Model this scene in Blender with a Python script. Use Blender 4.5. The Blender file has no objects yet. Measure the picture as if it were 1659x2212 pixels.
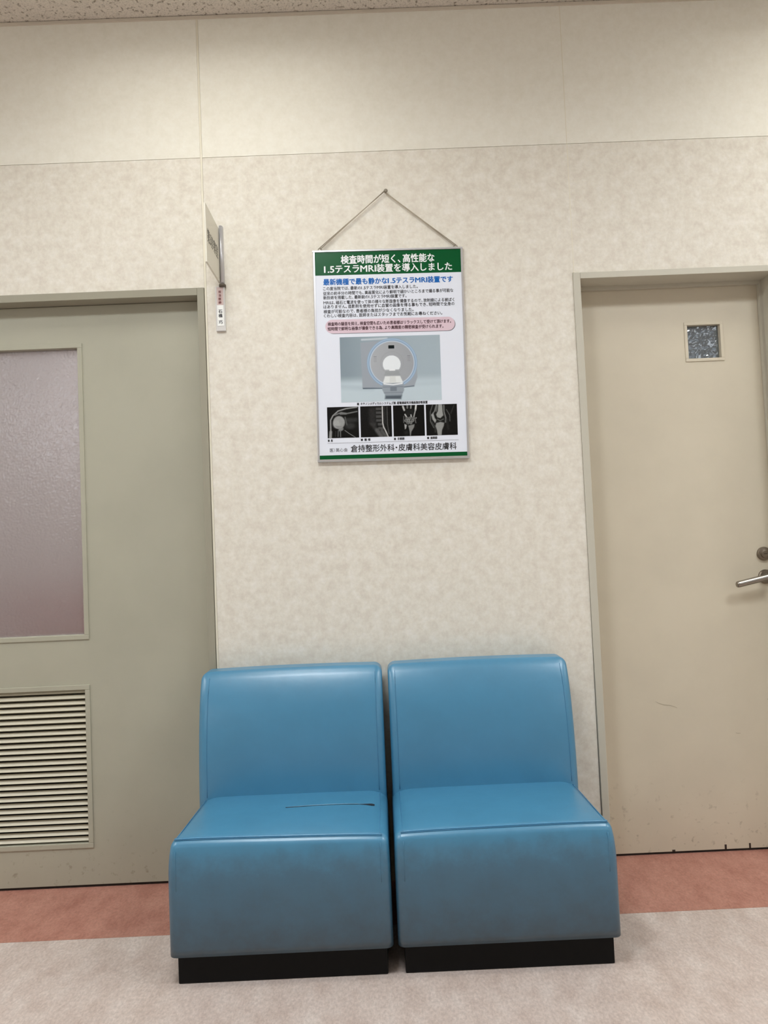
import bpy, bmesh, math, random
import numpy as np
from mathutils import Vector, Matrix

random.seed(4)
sc = bpy.context.scene
COL = sc.collection
PI = math.pi


def S(r, g, b):
    def f(c):
        c /= 255.0
        return c / 12.92 if c <= 0.04045 else ((c + 0.055) / 1.055) ** 2.4
    return (f(r), f(g), f(b), 1.0)


# ------------------------------------------------------------------ camera
CAM_H, CAM_D = 1.1419, 2.4434
PITCH, ROLL, YAW = 0.0413, -0.0428, 0.0077
FOCAL_PX = 1535.0
cam_data = bpy.data.cameras.new('camera')
cam = bpy.data.objects.new('camera', cam_data)
COL.objects.link(cam)
cam_data.sensor_fit = 'VERTICAL'
cam_data.sensor_height = 36.0
cam_data.lens = FOCAL_PX / 2212.0 * 36.0
cam_data.clip_start = 0.02
cy_, sy_ = math.cos(YAW), math.sin(YAW)
cp_, sp_ = math.cos(PITCH), math.sin(PITCH)
cr_, sr_ = math.cos(ROLL), math.sin(ROLL)
Xv = Vector((cy_, -sy_, 0))
Yv = Vector((sy_, cy_, 0))
Zv = Vector((0, 0, 1))
Dv = cp_ * Yv + sp_ * Zv
Uv = -sp_ * Yv + cp_ * Zv
Rv = cr_ * Xv + sr_ * Uv
Tv = -sr_ * Xv + cr_ * Uv
M = Matrix((Rv, Tv, -Dv)).transposed().to_4x4()
M.translation = Vector((0, -CAM_D, CAM_H))
cam.matrix_world = M
sc.camera = cam

# ------------------------------------------------------------------ world, exposure
world = bpy.data.worlds.new('world')
sc.world = world
world.use_nodes = True
world.node_tree.nodes['Background'].inputs[0].default_value = (0.9, 0.95, 1.0, 1)
world.node_tree.nodes['Background'].inputs[1].default_value = 0.05
vs = sc.view_settings
vs.view_transform = 'Standard'
vs.look = 'None'
vs.gamma = 1.0
vs.use_curve_mapping = False
vs.exposure = 0.08
LAMP_POWER = 9.4           # radiance of the lamp diffusers along the wall
LAMP_POWER_MID = 33.0        # second row, over the middle of the corridor
LAMP_POWER_FAR = 3.0        # the dimmed rows further out in the lobby
LAMP_COLOR = (1.0, 0.985, 0.91)
LAMP_COLOR_MID = (0.955, 1.0, 1.03)
LAMP_X = (-5.1, -2.8, -0.5, 1.8, 4.1)
LAMP_Y = (-0.68, -1.60, -3.9)
LAMP_W, LAMP_L, LAMP_DEPTH = 0.66, 0.50, 0.11
CEIL = 3.025
X0, X1, Y1 = -6.2, 5.2, -5.9


# ------------------------------------------------------------------ node helpers
def mat(name, color=(0.8, 0.8, 0.8, 1), rough=0.5, metal=0.0, spec=0.5, coat=0.0):
    m = bpy.data.materials.new(name)
    m.use_nodes = True
    b = m.node_tree.nodes['Principled BSDF']
    b.inputs['Base Color'].default_value = color
    b.inputs['Roughness'].default_value = rough
    b.inputs['Metallic'].default_value = metal
    b.inputs['Specular IOR Level'].default_value = spec
    b.inputs['Coat Weight'].default_value = coat
    return m


def N(m, typ, **kw):
    n = m.node_tree.nodes.new(typ)
    for k, v in kw.items():
        setattr(n, k, v)
    return n


def L(m, a, b):
    m.node_tree.links.new(a, b)


def noise(m, scale, detail=4, rough=0.6, coord='Object', stretch=None):
    tc = N(m, 'ShaderNodeTexCoord')
    n = N(m, 'ShaderNodeTexNoise')
    n.inputs['Scale'].default_value = scale
    n.inputs['Detail'].default_value = detail
    n.inputs['Roughness'].default_value = rough
    if stretch:
        mp = N(m, 'ShaderNodeMapping')
        mp.inputs['Scale'].default_value = stretch
        L(m, tc.outputs[coord], mp.inputs[0])
        L(m, mp.outputs[0], n.inputs['Vector'])
    else:
        L(m, tc.outputs[coord], n.inputs['Vector'])
    return n


def ramp(m, src, stops):
    r = N(m, 'ShaderNodeValToRGB')
    e = r.color_ramp.elements
    while len(e) < len(stops):
        e.new(0.5)
    for k, (p, c) in enumerate(stops):
        e[k].position = p
        e[k].color = c
    L(m, src, r.inputs[0])
    return r


def mixc(m, fac, a, b, blend='MIX'):
    x = N(m, 'ShaderNodeMix', data_type='RGBA', blend_type=blend)
    for sock, v in ((x.inputs[0], fac), (x.inputs[6], a), (x.inputs[7], b)):
        if hasattr(v, 'is_output'):
            L(m, v, sock)
        else:
            sock.default_value = v
    return x.outputs[2]


def bump(m, src, strength, dist=0.001, nrm=None):
    b = N(m, 'ShaderNodeBump')
    b.inputs['Strength'].default_value = strength
    b.inputs['Distance'].default_value = dist
    L(m, src, b.inputs['Height'])
    if nrm is not None:
        L(m, nrm, b.inputs['Normal'])
    return b.outputs[0]


def BS(m):
    return m.node_tree.nodes['Principled BSDF']


# ------------------------------------------------------------------ materials
def wallpaper(name, c1, c2, c3, amount):
    m = mat(name, c1, 0.62, spec=0.3)
    a = noise(m, 26, 6, 0.66)
    b = noise(m, 80, 4, 0.6)
    cl = ramp(m, a.outputs[0], [(0.36, c2), (0.5, c1), (0.66, c3)])
    d = ramp(m, b.outputs[0], [(0.38, (0.86, 0.85, 0.84, 1)), (0.62, (1.06, 1.06, 1.07, 1))])
    o = mixc(m, amount, cl.outputs[0], d.outputs[0], 'MULTIPLY')
    L(m, o, BS(m).inputs['Base Color'])
    g = noise(m, 420, 3, 0.6)
    L(m, bump(m, g.outputs[0], 0.22, 0.0008), BS(m).inputs['Normal'])
    return m


M_WALL_LOW = wallpaper('wallpaper_mottled', S(230, 225, 213), S(222, 215, 203), S(236, 232, 223), 0.30)
M_WALL_UP = wallpaper('wallpaper_plain', S(241, 238, 227), S(238, 235, 223), S(243, 241, 231), 0.10)
M_BACKING = mat('wall_backing', S(182, 174, 164), 0.8)
M_JOINT = mat('joint_strip', S(232, 226, 208), 0.5)
M_ROOM = mat('lobby_wall', S(226, 219, 204), 0.7)

M_CEIL = mat('ceiling_board', S(225, 217, 205), 0.85, spec=0.2)
_v = noise(M_CEIL, 74, 3, 0.55)
_w = noise(M_CEIL, 210, 2, 0.5)
_c1 = ramp(M_CEIL, _v.outputs[0], [(0.32, S(160, 150, 137)), (0.43, S(226, 219, 208))])
_c2 = ramp(M_CEIL, _w.outputs[0], [(0.3, (0.78, 0.78, 0.78, 1)), (0.55, (1, 1, 1, 1))])
L(M_CEIL, mixc(M_CEIL, 1.0, _c1.outputs[0], _c2.outputs[0], 'MULTIPLY'), BS(M_CEIL).inputs['Base Color'])
L(M_CEIL, bump(M_CEIL, _c1.outputs[0], 0.6, 0.003), BS(M_CEIL).inputs['Normal'])

M_CEIL_TRIM = mat('ceiling_trim', S(214, 205, 190), 0.5)


def vinyl_floor(name, c1, c2, c3):
    m = mat(name, c1, 0.42, spec=0.4)
    a = noise(m, 15, 7, 0.72, stretch=(1.0, 0.55, 1.0))
    b = noise(m, 150, 4, 0.7, stretch=(1.0, 0.55, 1.0))
    cl = ramp(m, a.outputs[0], [(0.34, c2), (0.5, c1), (0.68, c3)])
    d = ramp(m, b.outputs[0], [(0.34, (0.80, 0.79, 0.79, 1)), (0.66, (1.12, 1.12, 1.12, 1))])
    L(m, mixc(m, 0.9, cl.outputs[0], d.outputs[0], 'MULTIPLY'), BS(m).inputs['Base Color'])
    return m


M_FLOOR = vinyl_floor('vinyl_beige', S(200, 185, 177), S(188, 171, 162), S(210, 198, 191))
M_FLOOR_RED = vinyl_floor('vinyl_red', S(177, 126, 111), S(163, 110, 96), S(188, 138, 122))

M_DOOR_L = mat('door_paint_grey_green', S(177, 175, 158), 0.42, spec=0.4)
M_FRAME_L = mat('frame_paint_grey_green', S(158, 154, 138), 0.42, spec=0.4)
M_DOOR_R = mat('door_paint_cream', S(211, 202, 182), 0.42, spec=0.4)
M_FRAME_R = mat('frame_paint_cream', S(198, 194, 180), 0.42, spec=0.4)
for _m in (M_DOOR_L, M_DOOR_R):
    _n = noise(_m, 3.0, 5, 0.6)
    _c = BS(_m).inputs['Base Color'].default_value[:]
    _d = tuple(x * 0.93 for x in _c[:3]) + (1,)
    _r = ramp(_m, _n.outputs[0], [(0.3, _d), (0.6, _c)])
    # dirt specks from mops and shoes near the floor
    _tc = N(_m, 'ShaderNodeTexCoord')
    _sx = N(_m, 'ShaderNodeSeparateXYZ')
    L(_m, _tc.outputs['Object'], _sx.inputs[0])
    _lo = ramp(_m, _sx.outputs[2], [(0.04, (1, 1, 1, 1)), (0.30, (0, 0, 0, 1))])
    _sp = noise(_m, 42, 4, 0.6)
    _sr = ramp(_m, _sp.outputs[0], [(0.60, (0, 0, 0, 1)), (0.72, (0.55, 0.55, 0.55, 1))])
    _ml = N(_m, 'ShaderNodeMath', operation='MULTIPLY')
    L(_m, _lo.outputs[0], _ml.inputs[0])
    L(_m, _sr.outputs[0], _ml.inputs[1])
    L(_m, mixc(_m, _ml.outputs[0], _r.outputs[0], S(128, 116, 96)), BS(_m).inputs['Base Color'])
    _g = noise(_m, 300, 2, 0.5)
    L(_m, bump(_m, _g.outputs[0], 0.06, 0.0006), BS(_m).inputs['Normal'])
M_SLAT = mat('louvre_paint', S(206, 200, 180), 0.4)
M_DARK = mat('dark_void', S(40, 34, 28), 0.8)
M_SCUFF = mat('scuff', S(176, 166, 145), 0.6)
M_CHIP = mat('paint_chip', S(50, 38, 32), 0.7)
M_THRESH = mat('threshold_shadow_gap', S(38, 30, 26), 0.8)


def rolled_glass(name, tint, trans, rough, coat):
    m = mat(name, tint, rough, spec=0.6)
    BS(m).inputs['Transmission Weight'].default_value = trans
    BS(m).inputs['IOR'].default_value = 1.45
    BS(m).inputs['Coat Weight'].default_value = coat
    BS(m).inputs['Coat Roughness'].default_value = 0.04
    return m


M_GLASS_L = rolled_glass('frosted_glass', S(230, 227, 228), 0.85, 0.36, .7)
M_GLASS_R = rolled_glass('pebbled_glass', S(186, 198, 206), 0.88, 0.07, 1.0)


def relief_pane(x0, x1, y0, y1, z0, z1, step, amp, seed):
    """glass pane with a rolled, pebbled front face and a flat back"""
    nx, nz = int((x1 - x0) / step), int((z1 - z0) / step)
    h = np.random.RandomState(seed).randn(nz + 1, nx + 1)
    h = (h + .5 * (np.roll(h, 1, 0) + np.roll(h, 1, 1) + np.roll(h, -1, 0) + np.roll(h, -1, 1))) / 1.41 * amp
    gx, gz = np.meshgrid(np.linspace(x0, x1, nx + 1), np.linspace(z0, z1, nz + 1))
    V = np.stack([gx, y0 + h, gz], -1).reshape(-1, 3).tolist()
    i, j = np.meshgrid(np.arange(nz), np.arange(nx), indexing='ij')
    q = (i * (nx + 1) + j).reshape(-1)
    F = np.stack([q, q + 1, q + nx + 2, q + nx + 1], -1).tolist()
    n = len(V)
    V += [(x0, y1, z0), (x1, y1, z0), (x1, y1, z1), (x0, y1, z1)]
    F.append([n + 3, n + 2, n + 1, n])
    return V, [], F


def vinyl(name, c, wear_shade):
    m = mat(name, c, 0.31, spec=0.8)
    a = noise(m, 9, 4, 0.6)
    cl = ramp(m, a.outputs[0], [(0.35, tuple(x * 0.93 for x in c[:3]) + (1,)), (0.65, c)])
    out = cl.outputs[0]
    # heel wear low on the seat front, with painted shade darkening it higher up
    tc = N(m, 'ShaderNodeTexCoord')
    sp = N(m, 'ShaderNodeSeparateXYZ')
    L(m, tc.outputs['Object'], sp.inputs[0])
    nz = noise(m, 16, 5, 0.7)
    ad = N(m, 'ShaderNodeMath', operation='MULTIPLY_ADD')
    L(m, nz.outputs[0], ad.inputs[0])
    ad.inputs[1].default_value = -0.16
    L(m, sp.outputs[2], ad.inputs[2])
    rr = ramp(m, ad.outputs[0], [(0.0, (wear_shade,) * 3 + (1,)), (0.09, (wear_shade * .75,) * 3 + (1,)), (0.20, (wear_shade * .5,) * 3 + (1,)), (0.27, (0, 0, 0, 1))])
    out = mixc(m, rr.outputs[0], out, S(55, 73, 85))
    L(m, out, BS(m).inputs['Base Color'])
    g = noise(m, 900, 2, 0.5)
    w = noise(m, 28, 3, 0.5)
    n1 = bump(m, g.outputs[0], 0.10, 0.0005)
    L(m, bump(m, w.outputs[0], 0.10, 0.004, n1), BS(m).inputs['Normal'])
    return m


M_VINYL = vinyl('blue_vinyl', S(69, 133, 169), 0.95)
M_WELT = mat('blue_vinyl_welt', S(78, 142, 182), 0.26, spec=0.8)
M_STITCH = mat('stitch_thread', S(62, 120, 158), 0.5)
M_TEAR = mat('tear_inside', S(12, 24, 38), 0.9)
M_PLINTH = mat('black_laminate', S(11, 11, 12), 0.6, spec=.2)

M_ALU = mat('aluminium', S(214, 214, 218), 0.32, metal=0.75)
M_SHEET = mat('poster_sheet', S(231, 236, 248), 0.28, spec=0.4)
M_GREEN = mat('print_green', S(0, 84, 42), 0.28, spec=0.25)
M_WHITE = mat('print_white', S(245, 247, 250), 0.3)
M_BLUE = mat('print_blue', S(12, 104, 188), 0.3, spec=.25)
M_INK = mat('print_black', S(38, 38, 44), 0.35)
M_PINK = mat('print_pink', S(222, 199, 211), 0.3)
M_PINKTXT = mat('print_maroon', S(66, 26, 38), 0.35)
M_GREY = mat('print_grey', S(110, 108, 116), 0.35)
M_CORD = mat('cord', S(168, 158, 140), 0.7)
M_CHROME = mat('satin_aluminium', S(205, 205, 210), 0.30, metal=0.72)
M_STEEL = mat('brushed_steel', S(150, 144, 136), 0.24, metal=1.0)
M_STEEL_D = mat('dark_steel', S(142, 132, 120), 0.3, metal=1.0)
M_BOARD = mat('sign_board', S(226, 222, 208), 0.45)
M_ACRYL = mat('clear_holder', S(216, 214, 212), 0.25)
M_PAPER = mat('name_paper', S(246, 248, 246), 0.5)
M_PINKPAPER = mat('pink_paper', S(212, 190, 186), 0.5)
M_REDTXT = mat('print_red_brown', S(112, 44, 44), 0.5)
M_LAMPBOX = mat('lamp_housing', S(200, 200, 198), 0.5)


def lamp_mat(name, power, color=LAMP_COLOR):
    m = bpy.data.materials.new(name)
    m.use_nodes = True
    nt = m.node_tree
    nt.nodes.clear()
    e = nt.nodes.new('ShaderNodeEmission')
    e.inputs[0].default_value = color + (1,)
    e.inputs[1].default_value = power
    o = nt.nodes.new('ShaderNodeOutputMaterial')
    nt.links.new(e.outputs[0], o.inputs[0])
    return m


M_LAMP = lamp_mat('lamp_diffuser', LAMP_POWER)
M_LAMP_MID = lamp_mat('lamp_diffuser_bright', LAMP_POWER_MID, LAMP_COLOR_MID)
M_LAMP_FAR = lamp_mat('lamp_diffuser_dimmed', LAMP_POWER_FAR, LAMP_COLOR_MID)
M_PRINT = mat('printed_photo', (1, 1, 1, 1), 0.3, spec=0.2)
_a = N(M_PRINT, 'ShaderNodeAttribute', attribute_name='Col')
L(M_PRINT, _a.outputs['Color'], BS(M_PRINT).inputs['Base Color'])


# ------------------------------------------------------------------ mesh helpers
def obj(name, bm, material, parent=None, smooth=False, loc=None):
    me = bpy.data.meshes.new(name)
    if isinstance(bm, bmesh.types.BMesh):
        bmesh.ops.recalc_face_normals(bm, faces=bm.faces[:])
        bm.to_mesh(me)
        bm.free()
    else:
        me.from_pydata(*bm)
    me.materials.append(material)
    if smooth:
        for p in me.polygons:
            p.use_smooth = True
    o = bpy.data.objects.new(name, me)
    COL.objects.link(o)
    if parent:
        o.parent = parent
    if loc:
        o.location = loc
    return o


def empty(name, loc=(0, 0, 0), parent=None):
    o = bpy.data.objects.new(name, None)
    o.empty_display_size = 0.1
    COL.objects.link(o)
    o.location = loc
    if parent:
        o.parent = parent
    return o


def tag(o, label, cat, group=None):
    o['label'] = label
    o['category'] = cat
    if group:
        o['group'] = group
    return o


def struct(o, label=None):
    o['kind'] = 'structure'
    if label:
        o['label'] = label
    return o


def box(bm, x0, x1, y0, y1, z0, z1, bev=0.0):
    r = bmesh.ops.create_cube(bm, size=1.0)
    vs_ = r['verts']
    for v in vs_:
        v.co = Vector((x0 + (v.co.x + .5) * (x1 - x0), y0 + (v.co.y + .5) * (y1 - y0), z0 + (v.co.z + .5) * (z1 - z0)))
    if bev > 0:
        es = list({e for v in vs_ for e in v.link_edges})
        bmesh.ops.bevel(bm, geom=es, offset=bev, segments=2, affect='EDGES', profile=0.5)
    return bm


def B(*a, **k):
    return box(bmesh.new(), *a, **k)


def tube(bm, pts, r, seg=8, cap=True):
    pts = [Vector(p) for p in pts]
    rings = []
    for i, p in enumerate(pts):
        t = (pts[min(i + 1, len(pts) - 1)] - pts[max(i - 1, 0)]).normalized()
        up = Vector((0, 0, 1)) if abs(t.z) < 0.9 else Vector((0, 1, 0))
        a = t.cross(up).normalized()
        b = t.cross(a).normalized()
        rr = r[i] if isinstance(r, (list, tuple)) else r
        rings.append([bm.verts.new(p + rr * (math.cos(2 * PI * k / seg) * a + math.sin(2 * PI * k / seg) * b)) for k in range(seg)])
    for i in range(len(rings) - 1):
        for k in range(seg):
            bm.faces.new((rings[i][k], rings[i][(k + 1) % seg], rings[i + 1][(k + 1) % seg], rings[i + 1][k]))
    if cap:
        bm.faces.new(rings[0])
        bm.faces.new(rings[-1])
    return bm


def lathe_y(bm, cx, cz, prof, seg=32):
    """revolve (radius, y) profile around the axis (cx, *, cz) along y"""
    rings = []
    for (r, y) in prof:
        rings.append([bm.verts.new((cx + r * math.cos(2 * PI * k / seg), y, cz + r * math.sin(2 * PI * k / seg))) for k in range(seg)])
    for i in range(len(rings) - 1):
        for k in range(seg):
            bm.faces.new((rings[i][k], rings[i][(k + 1) % seg], rings[i + 1][(k + 1) % seg], rings[i + 1][k]))
    bm.faces.new(rings[0])
    bm.faces.new(rings[-1])
    return bm


def rbox(x0, x1, y0, y1, z0, z1, r, n=(24, 16, 16), arc=6):
    """rounded box as a grid mesh (list of verts, faces)"""
    def axis(lo, hi, k):
        a = [lo + r * (1 - math.cos(PI / 2 * i / arc)) * 1.0 for i in range(arc)]
        m_ = list(np.linspace(lo + r, hi - r, k))
        return a + m_ + [lo + hi - t for t in reversed(a)]
    ax = [axis(x0, x1, n[0]), axis(y0, y1, n[1]), axis(z0, z1, n[2])]
    lo = (x0 + r, y0 + r, z0 + r)
    hi = (x1 - r, y1 - r, z1 - r)
    bm = bmesh.new()
    cache = {}

    def vert(i, j, k):
        key = (i, j, k)
        if key not in cache:
            p = Vector((ax[0][i], ax[1][j], ax[2][k]))
            q = Vector([min(max(p[t], lo[t]), hi[t]) for t in range(3)])
            d = p - q
            # cube-to-sphere style spread for an even arc
            if d.length > 1e-9:
                p = q + d.normalized() * r
            cache[key] = bm.verts.new(p)
        return cache[key]
    nx, ny, nz = len(ax[0]) - 1, len(ax[1]) - 1, len(ax[2]) - 1
    for i in range(nx):
        for j in range(ny):
            for k in (0, nz):
                bm.faces.new((vert(i, j, k), vert(i + 1, j, k), vert(i + 1, j + 1, k), vert(i, j + 1, k)))
    for i in range(nx):
        for k in range(nz):
            for j in (0, ny):
                bm.faces.new((vert(i, j, k), vert(i + 1, j, k), vert(i + 1, j, k + 1), vert(i, j, k + 1)))
    for j in range(ny):
        for k in range(nz):
            for i in (0, nx):
                bm.faces.new((vert(i, j, k), vert(i, j + 1, k), vert(i, j + 1, k + 1), vert(i, j, k + 1)))
    return bm


def frame_ring(x0, x1, z0, z1, w, y0, y1, bev=0.0):
    """four mitre-like bars in the xz plane as one mesh"""
    bm = bmesh.new()
    box(bm, x0, x1, y0, y1, z1 - w, z1, bev)
    box(bm, x0, x1, y0, y1, z0, z0 + w, bev)
    box(bm, x0, x0 + w, y0, y1, z0 + w, z1 - w, bev)
    box(bm, x1 - w, x1, y0, y1, z0 + w, z1 - w, bev)
    return bm


_txt = [0]


def text_verts(s, bold=0.0):
    c = bpy.data.curves.new('lettering', 'FONT')
    c.body = s
    c.size = 1.0
    c.resolution_u = 2
    c.offset = bold
    o = bpy.data.objects.new('lettering', c)
    COL.objects.link(o)
    bpy.context.view_layer.update()
    dg = bpy.context.evaluated_depsgraph_get()
    oe = o.evaluated_get(dg)
    me = oe.to_mesh()
    v = np.array([w.co[:] for w in me.vertices])
    f = [tuple(p.vertices) for p in me.polygons]
    oe.to_mesh_clear()
    bpy.data.objects.remove(o)
    bpy.data.curves.remove(c)
    return v, f


def is_latin(c):
    return ord(c) < 0x250


def layout(s):
    """set a line: kana and kanji on a full-width pitch, latin runs widened, marks tightened"""
    V, F, x, i = [], [], 0.0, 0
    while i < len(s):
        j = i
        if is_latin(s[i]):
            while j < len(s) and is_latin(s[j]):
                j += 1
            run = s[i:j]
            if run.strip() == '':
                x += .45 * len(run)
                i = j
                continue
            v, f = text_verts(run)
            k = 1.22
            w = (v[:, 0].max() - v[:, 0].min()) * k + .10
            v = v.copy()
            v[:, 0] = (v[:, 0] - v[:, 0].min()) * k + .05
            v[:, 1] *= 1.04
        else:
            j = i + 1
            v, f = text_verts(s[i])
            v = v.copy()
            w = CJK
            if s[i] in '、。':
                w = CJK * .62
            elif s[i] == '・':
                w = CJK * .5
                v[:, 0] -= CJK * .25
            elif s[i] == '）':
                w = CJK * .5
        n = sum(len(q) for q in V)
        v[:, 0] += x
        V.append(v)
        F += [tuple(t + n for t in q) for q in f]
        x += w
        i = j
    return np.concatenate(V), F


_gl = {}
_raw_text_verts = text_verts


def text_verts(c, bold=0.0):
    if c not in _gl:
        _gl[c] = _raw_text_verts(c)
    v, f = _gl[c]
    return (embolden(v, f, bold) if bold else (v.copy(), f))


def embolden(v, f, d):
    """heavier weight: the same flat glyphs overprinted with small shifts"""
    V, F = [], []
    for k, (dx, dy) in enumerate(((0, 0), (d, 0), (-d, 0), (0, d * .7), (0, -d * .7))):
        q = v.copy()
        q[:, 0] += dx
        q[:, 1] += dy
        q[:, 2] += k * 1.0
        n = k * len(v)
        V.append(q)
        F += [tuple(t + n for t in p) for p in f]
    return np.concatenate(V), F


_p1 = _raw_text_verts('国国')[0][:, 0].max()
_p2 = _raw_text_verts('国')[0][:, 0].max()
CJK = float(_p1 - _p2)


def text(name, s, x0, x1, zc, h, y, material, parent, bold=0.0):
    """lettering in the xz plane: fitted between x0 and x1, em height h, centred on zc"""
    v, f = layout(s)
    if bold:
        v, f = embolden(v, f, bold)
    xa, xb = v[:, 0].min(), v[:, 0].max()
    sx = (x1 - x0) / (xb - xa)
    X = x0 + (v[:, 0] - xa) * sx
    Z = zc + (v[:, 1] - 0.38) * (h / 0.92)
    n = len(X)
    V = [(X[i], y - 2.5e-5 * v[i, 2], Z[i]) for i in range(n)]
    return obj(name, (V, [], f), material, parent)


# ------------------------------------------------------------------ structure: walls
XS, XT, ZD, ZW = -0.569, 0.7178, 2.05, 2.5128
LX0, LX1 = -1.87, -0.574          # left frame, outer edges
RX0, RX1 = 0.713, 1.444           # right frame, outer edges
wall = struct(empty('wall_back', (0, 0, 0)), 'cream wallpapered wall between the two doors')


def panel(name, x0, x1, z0, z1, m):
    return obj(name, B(x0, x1, 0.0, 0.012, z0, z1), m, wall)


g = 0.0008
panel('upper_panel', X0, XS - .004, ZW + g, CEIL, M_WALL_UP)
panel('upper_panel', XS + .004, XT - g, ZW + g, CEIL, M_WALL_UP)
panel('upper_panel', XT + g, X1, ZW + g, CEIL, M_WALL_UP)
panel('lower_panel', LX0, XS - .004, ZD, ZW - g, M_WALL_LOW)
panel('lower_panel', X0, LX0 - g, 0, ZW - g, M_WALL_LOW)
panel('lower_panel', XT + g, RX1 - g, ZD, ZW - g, M_WALL_LOW)
panel('lower_panel', RX1 + g, X1, 0, ZW - g, M_WALL_LOW)
# middle panel: its right edge leaves a slit beside the door frame that opens towards the floor
prof = [(XS + .004, 0), (0.7095, 0), (0.7095, .25), (0.7124, 1.05), (0.7128, ZD + .002), (XT - g, ZD + .002), (XT - g, ZW - g), (XS + .004, ZW - g)]
bm = bmesh.new()
va = [bm.verts.new((x, 0.0, z)) for x, z in prof]
vb = [bm.verts.new((x, 0.012, z)) for x, z in prof]
bm.faces.new(va)
bm.faces.new(list(reversed(vb)))
for i in range(len(prof)):
    j = (i + 1) % len(prof)
    bm.faces.new((va[i], va[j], vb[j], vb[i]))
obj('lower_panel', bm, M_WALL_LOW, wall)
# joint strip at the left seam, the thin bead at the right one
obj('joint_strip', B(XS - .0035, XS + .0035, -0.0012, 0.012, 0, CEIL, bev=.0008), M_JOINT, wall)
obj('joint_strip', B(XT - .0012, XT + .0012, -0.0006, 0.012, ZD + .002, CEIL), M_JOINT, wall)
obj('caulk_line', B(.7080, .7135, .0018, .0125, 0, ZD), mat('caulk_grey', S(150, 144, 136), .8), wall)  # grey strip added inside the slit to lighten its shade
# masonry behind the panels, with the two door openings
bm = bmesh.new()
box(bm, X0, LX0 + .02, .012, .13, 0, CEIL)
box(bm, LX0 + .02, LX1 - .02, .012, .13, ZD - .02, CEIL)
box(bm, LX1 - .02, RX0 + .02, .012, .13, 0, CEIL)
box(bm, RX0 + .02, RX1 - .02, .012, .13, ZD - .02, CEIL)
box(bm, RX1 - .02, X1, .012, .13, 0, CEIL)
obj('wall_core', bm, M_BACKING, wall)

struct(obj('wall_left', B(X0 - .1, X0, Y1, .13, 0, CEIL), M_ROOM))
struct(obj('wall_right', B(X1, X1 + .1, Y1, .13, 0, CEIL), M_ROOM))
struct(obj('wall_front', B(X0, X1, Y1 - .1, Y1, 0, CEIL), M_ROOM))
# unseen glowing windows added on the far wall for glints in the door panes
M_GLINT = lamp_mat('daylight_pane', 4.6, (.86, .93, 1.0))
M_WFRAME = mat('window_frame', S(190, 190, 188), .4)
for k, xw in enumerate((-3.4, 3.5)):
    win = struct(empty('window_%d' % (k + 1), (xw, Y1, 2.62)), 'high daylit window in the far lobby wall, ' + ('left' if k == 0 else 'right') + ' one')
    obj('window_frame', frame_ring(-.92, .92, -.34, .34, .05, 0, .04), M_WFRAME, win)
    obj('mullion', B(-.02, .02, 0, .035, -.29, .29), M_WFRAME, win)
    for xa, xb in ((-.87, -.02), (.02, .87)):
        obj('daylit_pane', ([(xa, .012, -.29), (xb, .012, -.29), (xb, .012, .29), (xa, .012, .29)], [], [(3, 2, 1, 0)]), M_GLINT, win)
bm = bmesh.new()
box(bm, X0, X1, -0.006, 0.0, CEIL - .0115, CEIL - .002)
struct(obj('trim_1', bm, M_CEIL_TRIM), 'thin strip along the top of the wall under the ceiling')

# floor: beige field and red border strip along the wall (also under the doors and in the rooms behind)
floor = struct(empty('floor'), 'vinyl floor of the lobby')
YB = -0.2749
obj('vinyl_field', B(X0, X1, Y1, YB - .0004, -.05, 0), M_FLOOR, floor)
obj('vinyl_border', B(X0, X1, YB + .0004, 1.6, -.05, 0), M_FLOOR_RED, floor, )['label'] = 'red brown vinyl strip along the wall'

# ceiling with the openings of the recessed lamps
ceil_bm = bmesh.new()
xs = [X0] + [t for x in LAMP_X for t in (x - LAMP_W / 2, x + LAMP_W / 2)] + [X1]
ys = [Y1] + [t for y in sorted(LAMP_Y) for t in (y - LAMP_L / 2, y + LAMP_L / 2)] + [0.13]
for i in range(len(xs) - 1):
    for j in range(len(ys) - 1):
        if i % 2 == 1 and j % 2 == 1:
            continue
        box(ceil_bm, xs[i], xs[i + 1], ys[j], ys[j + 1], CEIL, CEIL + .015)
bmesh.ops.remove_doubles(ceil_bm, verts=ceil_bm.verts[:], dist=1e-5)
struct(obj('ceiling', ceil_bm, M_CEIL), 'pitted grey beige acoustic ceiling board')


# ------------------------------------------------------------------ structure: left door
door1 = struct(empty('door_1', (LX1, 0, 0)), 'grey green door with frosted glass and louvre, left of the chairs')


def P(name, bm, m, parent, smooth=False):
    """part built in world coordinates, re-based on its parent's origin"""
    o = obj(name, bm, m, parent, smooth)
    p = parent
    off = Vector((0, 0, 0))
    while p:
        off += Vector(p.location)
        p = p.parent
    for v in o.data.vertices:
        v.co -= off
    return o


FW = 0.024
bm = bmesh.new()
box(bm, LX1 - FW, LX1, -.005, .13, 0, ZD, bev=.0015)
box(bm, LX0, LX0 + FW, -.005, .13, 0, ZD, bev=.0015)
box(bm, LX0 + FW, LX1 - FW, -.005, .13, ZD - .0265, ZD, bev=.0012)
P('door_frame', bm, M_FRAME_L, door1)
dx0, dx1, dy0, dy1 = LX0 + FW + .002, LX1 - FW - .002, .052, .092
wx0, wx1, wz0, wz1 = -1.405, -1.024, 0.846, 1.888       # glazed opening, outer bead edges
gx0, gx1, gz0, gz1 = -1.412, -1.026, 0.134, 0.690      # louvre, outer edges
DB, DT = 0.0095, ZD - .0285
bm = bmesh.new()
ox0 = min(wx0, gx0) + .006
ox1 = max(wx1, gx1) - .006
box(bm, dx0, ox0, dy0, dy1, DB, DT)
box(bm, ox1, dx1, dy0, dy1, DB, DT)
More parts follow.
